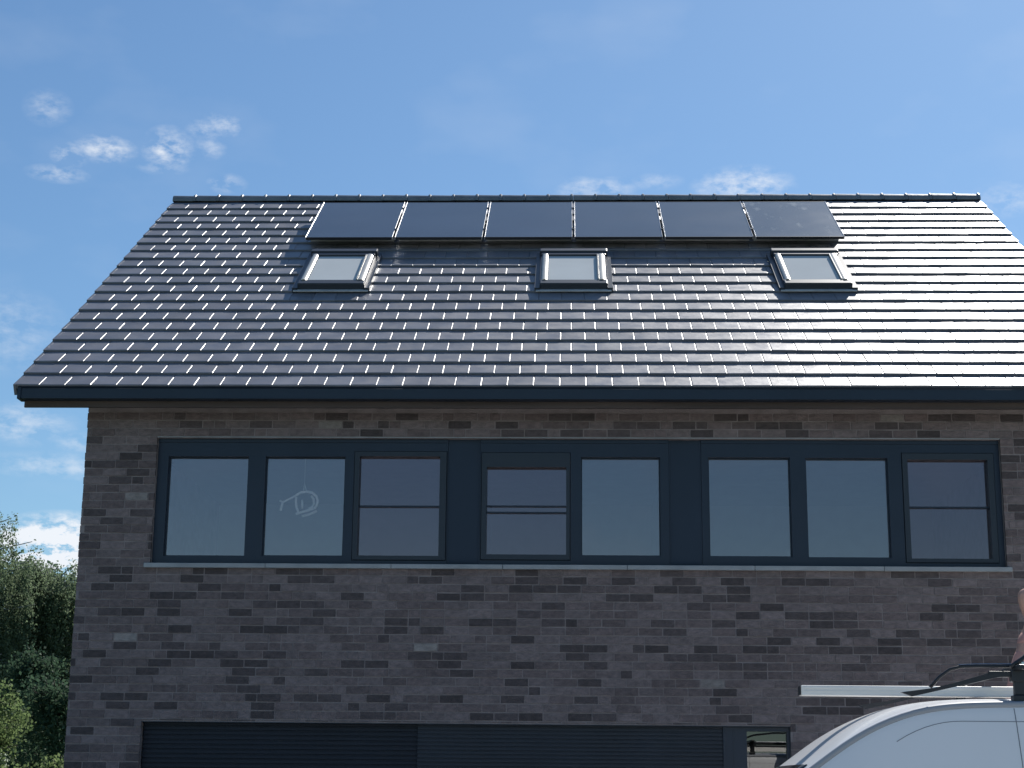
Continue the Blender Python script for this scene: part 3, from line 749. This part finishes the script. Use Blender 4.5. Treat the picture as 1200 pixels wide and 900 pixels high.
# polished hoop and rail
h = MB(); Yh = ny+.03
h.tube([(1.97, Yh, 2.17), (2.02, Yh, 2.225), (2.08, Yh, 2.268), (2.14, Yh, 2.283), (2.25, Yh, 2.287), (4.3, Yh, 2.296)], .0095, 10); h.build('hoop_rail', 'black', rack, smooth=True)
h = MB(); h.tube([(2.13, Yh, 2.294), (2.25, Yh, 2.2985), (4.3, Yh, 2.3075)], .0035, 6); h.build('trim_strip', 'steel', rack)
b = MB(); b.box(2.46, 4.4, ny-.006, ny+.024, 2.300-.008, 2.312, ch=.004); b.build('load_bar', 'steel', rack)
st = MB()
st.tube([(2.40, ny-.02, 2.28), (2.46, ny, 2.32), (2.52, ny+.02, 2.365), (2.60, ny+.05, 2.395), (2.85, ny+.3, 2.42), (3.1, VY, 2.41), (3.3, fy, 2.27)], .013, 8)
tag(st.build('strap', 'black', None, smooth=True), 'black strap arching over the load on the van roof rack', 'strap')
# white trunking lying on the crossbars
tb = MB(); z0 = 2.289
BX, BZ0, BZ1, BY = 1.345, 2.154, 2.212, 10.0
tb.box(BX, 3.95, BY-.05, BY+.05, BZ0, BZ1, ch=.005); tb.box(BX+.02, 3.93, BY-.0525, BY-.049, BZ0+.022, BZ0+.028); tb.box(BX+.02, 3.93, BY-.053, BY-.049, BZ1-.018, BZ1-.006)
be = empty('trunking_length', (2.6, BY, BZ0), 'long ivory white trunking length sticking out over the front of the van', 'trunking')
tb.build('channel', 'beam', be); b = MB(); b.box(BX-.006, BX-.0005, BY-.046, BY+.046, BZ0+.004, BZ1-.004); b.build('end_cap', 'black', be)

# ---------------------------------------------------------------- person on a step platform behind the van
def skin_mesh(name, joints, edges, m, parent, root=0, sub=2):
    me = bpy.data.meshes.new(name); me.from_pydata([j[:3] for j in joints], edges, []); me.update()
    o = bpy.data.objects.new(name, me); COL.objects.link(o)
    sk = o.modifiers.new('s', 'SKIN'); sk.use_smooth_shade = True
    for i, j in enumerate(joints):
        r_ = j[3]; rx, ry = (r_ if isinstance(r_, tuple) else (r_, r_))
        me.skin_vertices[0].data[i].radius = (rx, ry); me.skin_vertices[0].data[i].use_root = (i == root)
    o.modifiers.new('u', 'SUBSURF').levels = sub; o.modifiers['u'].render_levels = sub
    dg = bpy.context.evaluated_depsgraph_get(); me2 = bpy.data.meshes.new_from_object(o.evaluated_get(dg)); o.modifiers.clear(); o.data = me2
    me2.materials.clear(); me2.materials.append(MT[m]); me2.polygons.foreach_set('use_smooth', [True]*len(me2.polygons))
    if parent is not None: o.parent = parent; o.matrix_parent_inverse = world_of(parent).inverted()
    return o
PXc, PYc, FZ = 2.975, 11.42, 1.24      # feet
# facing +x (to the right of the photo), leaning a little forward, hands on the load
def J(dx, dy, dz, r): return (PXc+dx, PYc+dy, FZ+dz, r)
jt = [J(0, 0, .93, (.13, .11)), J(.05, 0, 1.12, (.12, .105)), J(.115, 0, 1.30, (.125, .115)), J(.15, 0, 1.43, (.08, .085)), J(.155, 0, 1.50, .068), J(.137, 0, 1.58, .092), J(.128, 0, 1.66, .105), J(.12, 0, 1.73, .08)]
ed = [(0, 1), (1, 2), (2, 3), (3, 4), (4, 5), (5, 6), (6, 7)]
for sg in (-1, 1):
    k = len(jt)
    jt += [J(.0, sg*.10, .86, .095), J(.05, sg*.105, .48, .062), J(.0, sg*.105, .12, .042), J(.02, sg*.105, .04, .042), J(.15, sg*.11, .03, .034)]
    ed += [(0, k), (k, k+1), (k+1, k+2), (k+2, k+3), (k+3, k+4)]
    k = len(jt)
    jt += [J(.16, sg*.20, 1.38, .06), J(.20, sg*.25, 1.14, .045), J(.40, sg*.20-.14, 1.04, .034), J(.47, sg*.2-.18, 1.03, .03)]
    ed += [(3, k), (k, k+1), (k+1, k+2), (k+2, k+3)]
    # fingers and thumb
    kk = k+3
    hx, hy, hz = .47, sg*.2-.18, 1.03
    for fi, (oy, ln) in enumerate(((-.03, .075), (-.01, .085), (.01, .08), (.03, .062))):
        q = len(jt); jt += [J(hx+.045, hy+oy, hz, .009), J(hx+.045+ln*.5, hy+oy, hz-.012, .0085), J(hx+.045+ln*.75, hy+oy, hz-.05, .007)]
        ed += [(kk, q), (q, q+1), (q+1, q+2)]
    q = len(jt); jt += [J(hx+.01, hy-.04, hz-.01, .010), J(hx+.045, hy-.062, hz-.03, .008)]; ed += [(kk, q), (q, q+1)]
person = skin_mesh('person', jt, ed, 'skin', None)
tag(person, 'person in a salmon T-shirt standing behind the van at the right edge, back to us', 'person')
person['label'] = 'person in a salmon shirt seen from behind the van rack at the right edge'
# face and ears
hx, hz = PXc+.14, FZ+1.65
fm = MB(); fm.tube([(hx+.085, PYc, hz+.03), (hx+.118, PYc, hz-.015), (hx+.095, PYc, hz-.03)], [.010, .016, .010], 8); fm.build('nose', 'skin', person, smooth=True)
for sg in (-1, 1):
    e_ = MB(); e_.tube([(hx-.01, PYc+sg*.088, hz-.035), (hx-.02, PYc+sg*.100, hz), (hx-.005, PYc+sg*.092, hz+.03)], [.010, .016, .010], 8); e_.build('ear', 'skin', person, smooth=True)
    e_ = MB(); e_.tube([(hx+.080, PYc+sg*.034, hz+.025), (hx+.088, PYc+sg*.034, hz+.025)], .012, 8); e_.build('eye', 'hair', person, smooth=True)
e_ = MB(); e_.tube([(hx+.080, PYc-.025, hz-.062), (hx+.090, PYc, hz-.06), (hx+.080, PYc+.025, hz-.062)], .006, 8); e_.build('mouth', 'shirt', person, smooth=True)
sj = [J(0, 0, .86, (.15, .125)), J(.05, 0, 1.10, (.142, .118)), J(.115, 0, 1.30, (.14, .13)), J(.15, 0, 1.42, (.088, .095)), J(.154, 0, 1.465, .068)]
se = [(0, 1), (1, 2), (2, 3), (3, 4)]
for sg in (-1, 1):
    k = len(sj); sj += [J(.155, sg*.20, 1.38, .075), J(.185, sg*.238, 1.22, .066)]; se += [(3, k), (k, k+1)]
skin_mesh('shirt', sj, se, 'shirt', person)
tj = [J(0, 0, .95, (.142, .120)), J(0, 0, .90, (.14, .12))]; te = [(0, 1)]
for sg in (-1, 1):
    k = len(tj); tj += [J(.0, sg*.10, .84, .108), J(.05, sg*.105, .48, .078), J(.0, sg*.105, .10, .062)]; te += [(1, k), (k, k+1), (k+1, k+2)]
skin_mesh('trousers', tj, te, 'jeans', person)
for sg in (-1, 1):
    b = MB(); b.box(PXc-.07, PXc+.22, PYc+sg*.105-.05, PYc+sg*.105+.05, FZ+.001, FZ+.095, ch=.03); b.build('shoe', 'black', person, smooth=False)
sp = empty('step_platform', (PXc, PYc, 0), 'aluminium work platform the person stands on, behind the white van', 'platform')
b = MB(); b.box(PXc-.45, PXc+.55, PYc-.24, PYc+.24, FZ-.05, FZ, ch=.008); b.build('deck', 'alu', sp)
for sx in (-.40, .50):
    for sy in (-.2, .2):
        b = MB(); b.tube([(PXc+sx, PYc+sy, FZ-.05), (PXc+sx+(.12 if sx > 0 else -.12), PYc+sy*1.3, 0)], .022, 8); b.build('leg', 'alu', sp)
for sx in (-.44, .54):
    b = MB()
    for z in (.35, .65, .95): b.tube([(PXc+sx*(1+.12*(1.2-z)), PYc-.22, z), (PXc+sx*(1+.12*(1.2-z)), PYc+.22, z)], .015, 8)
    b.build('rung', 'alu', sp)
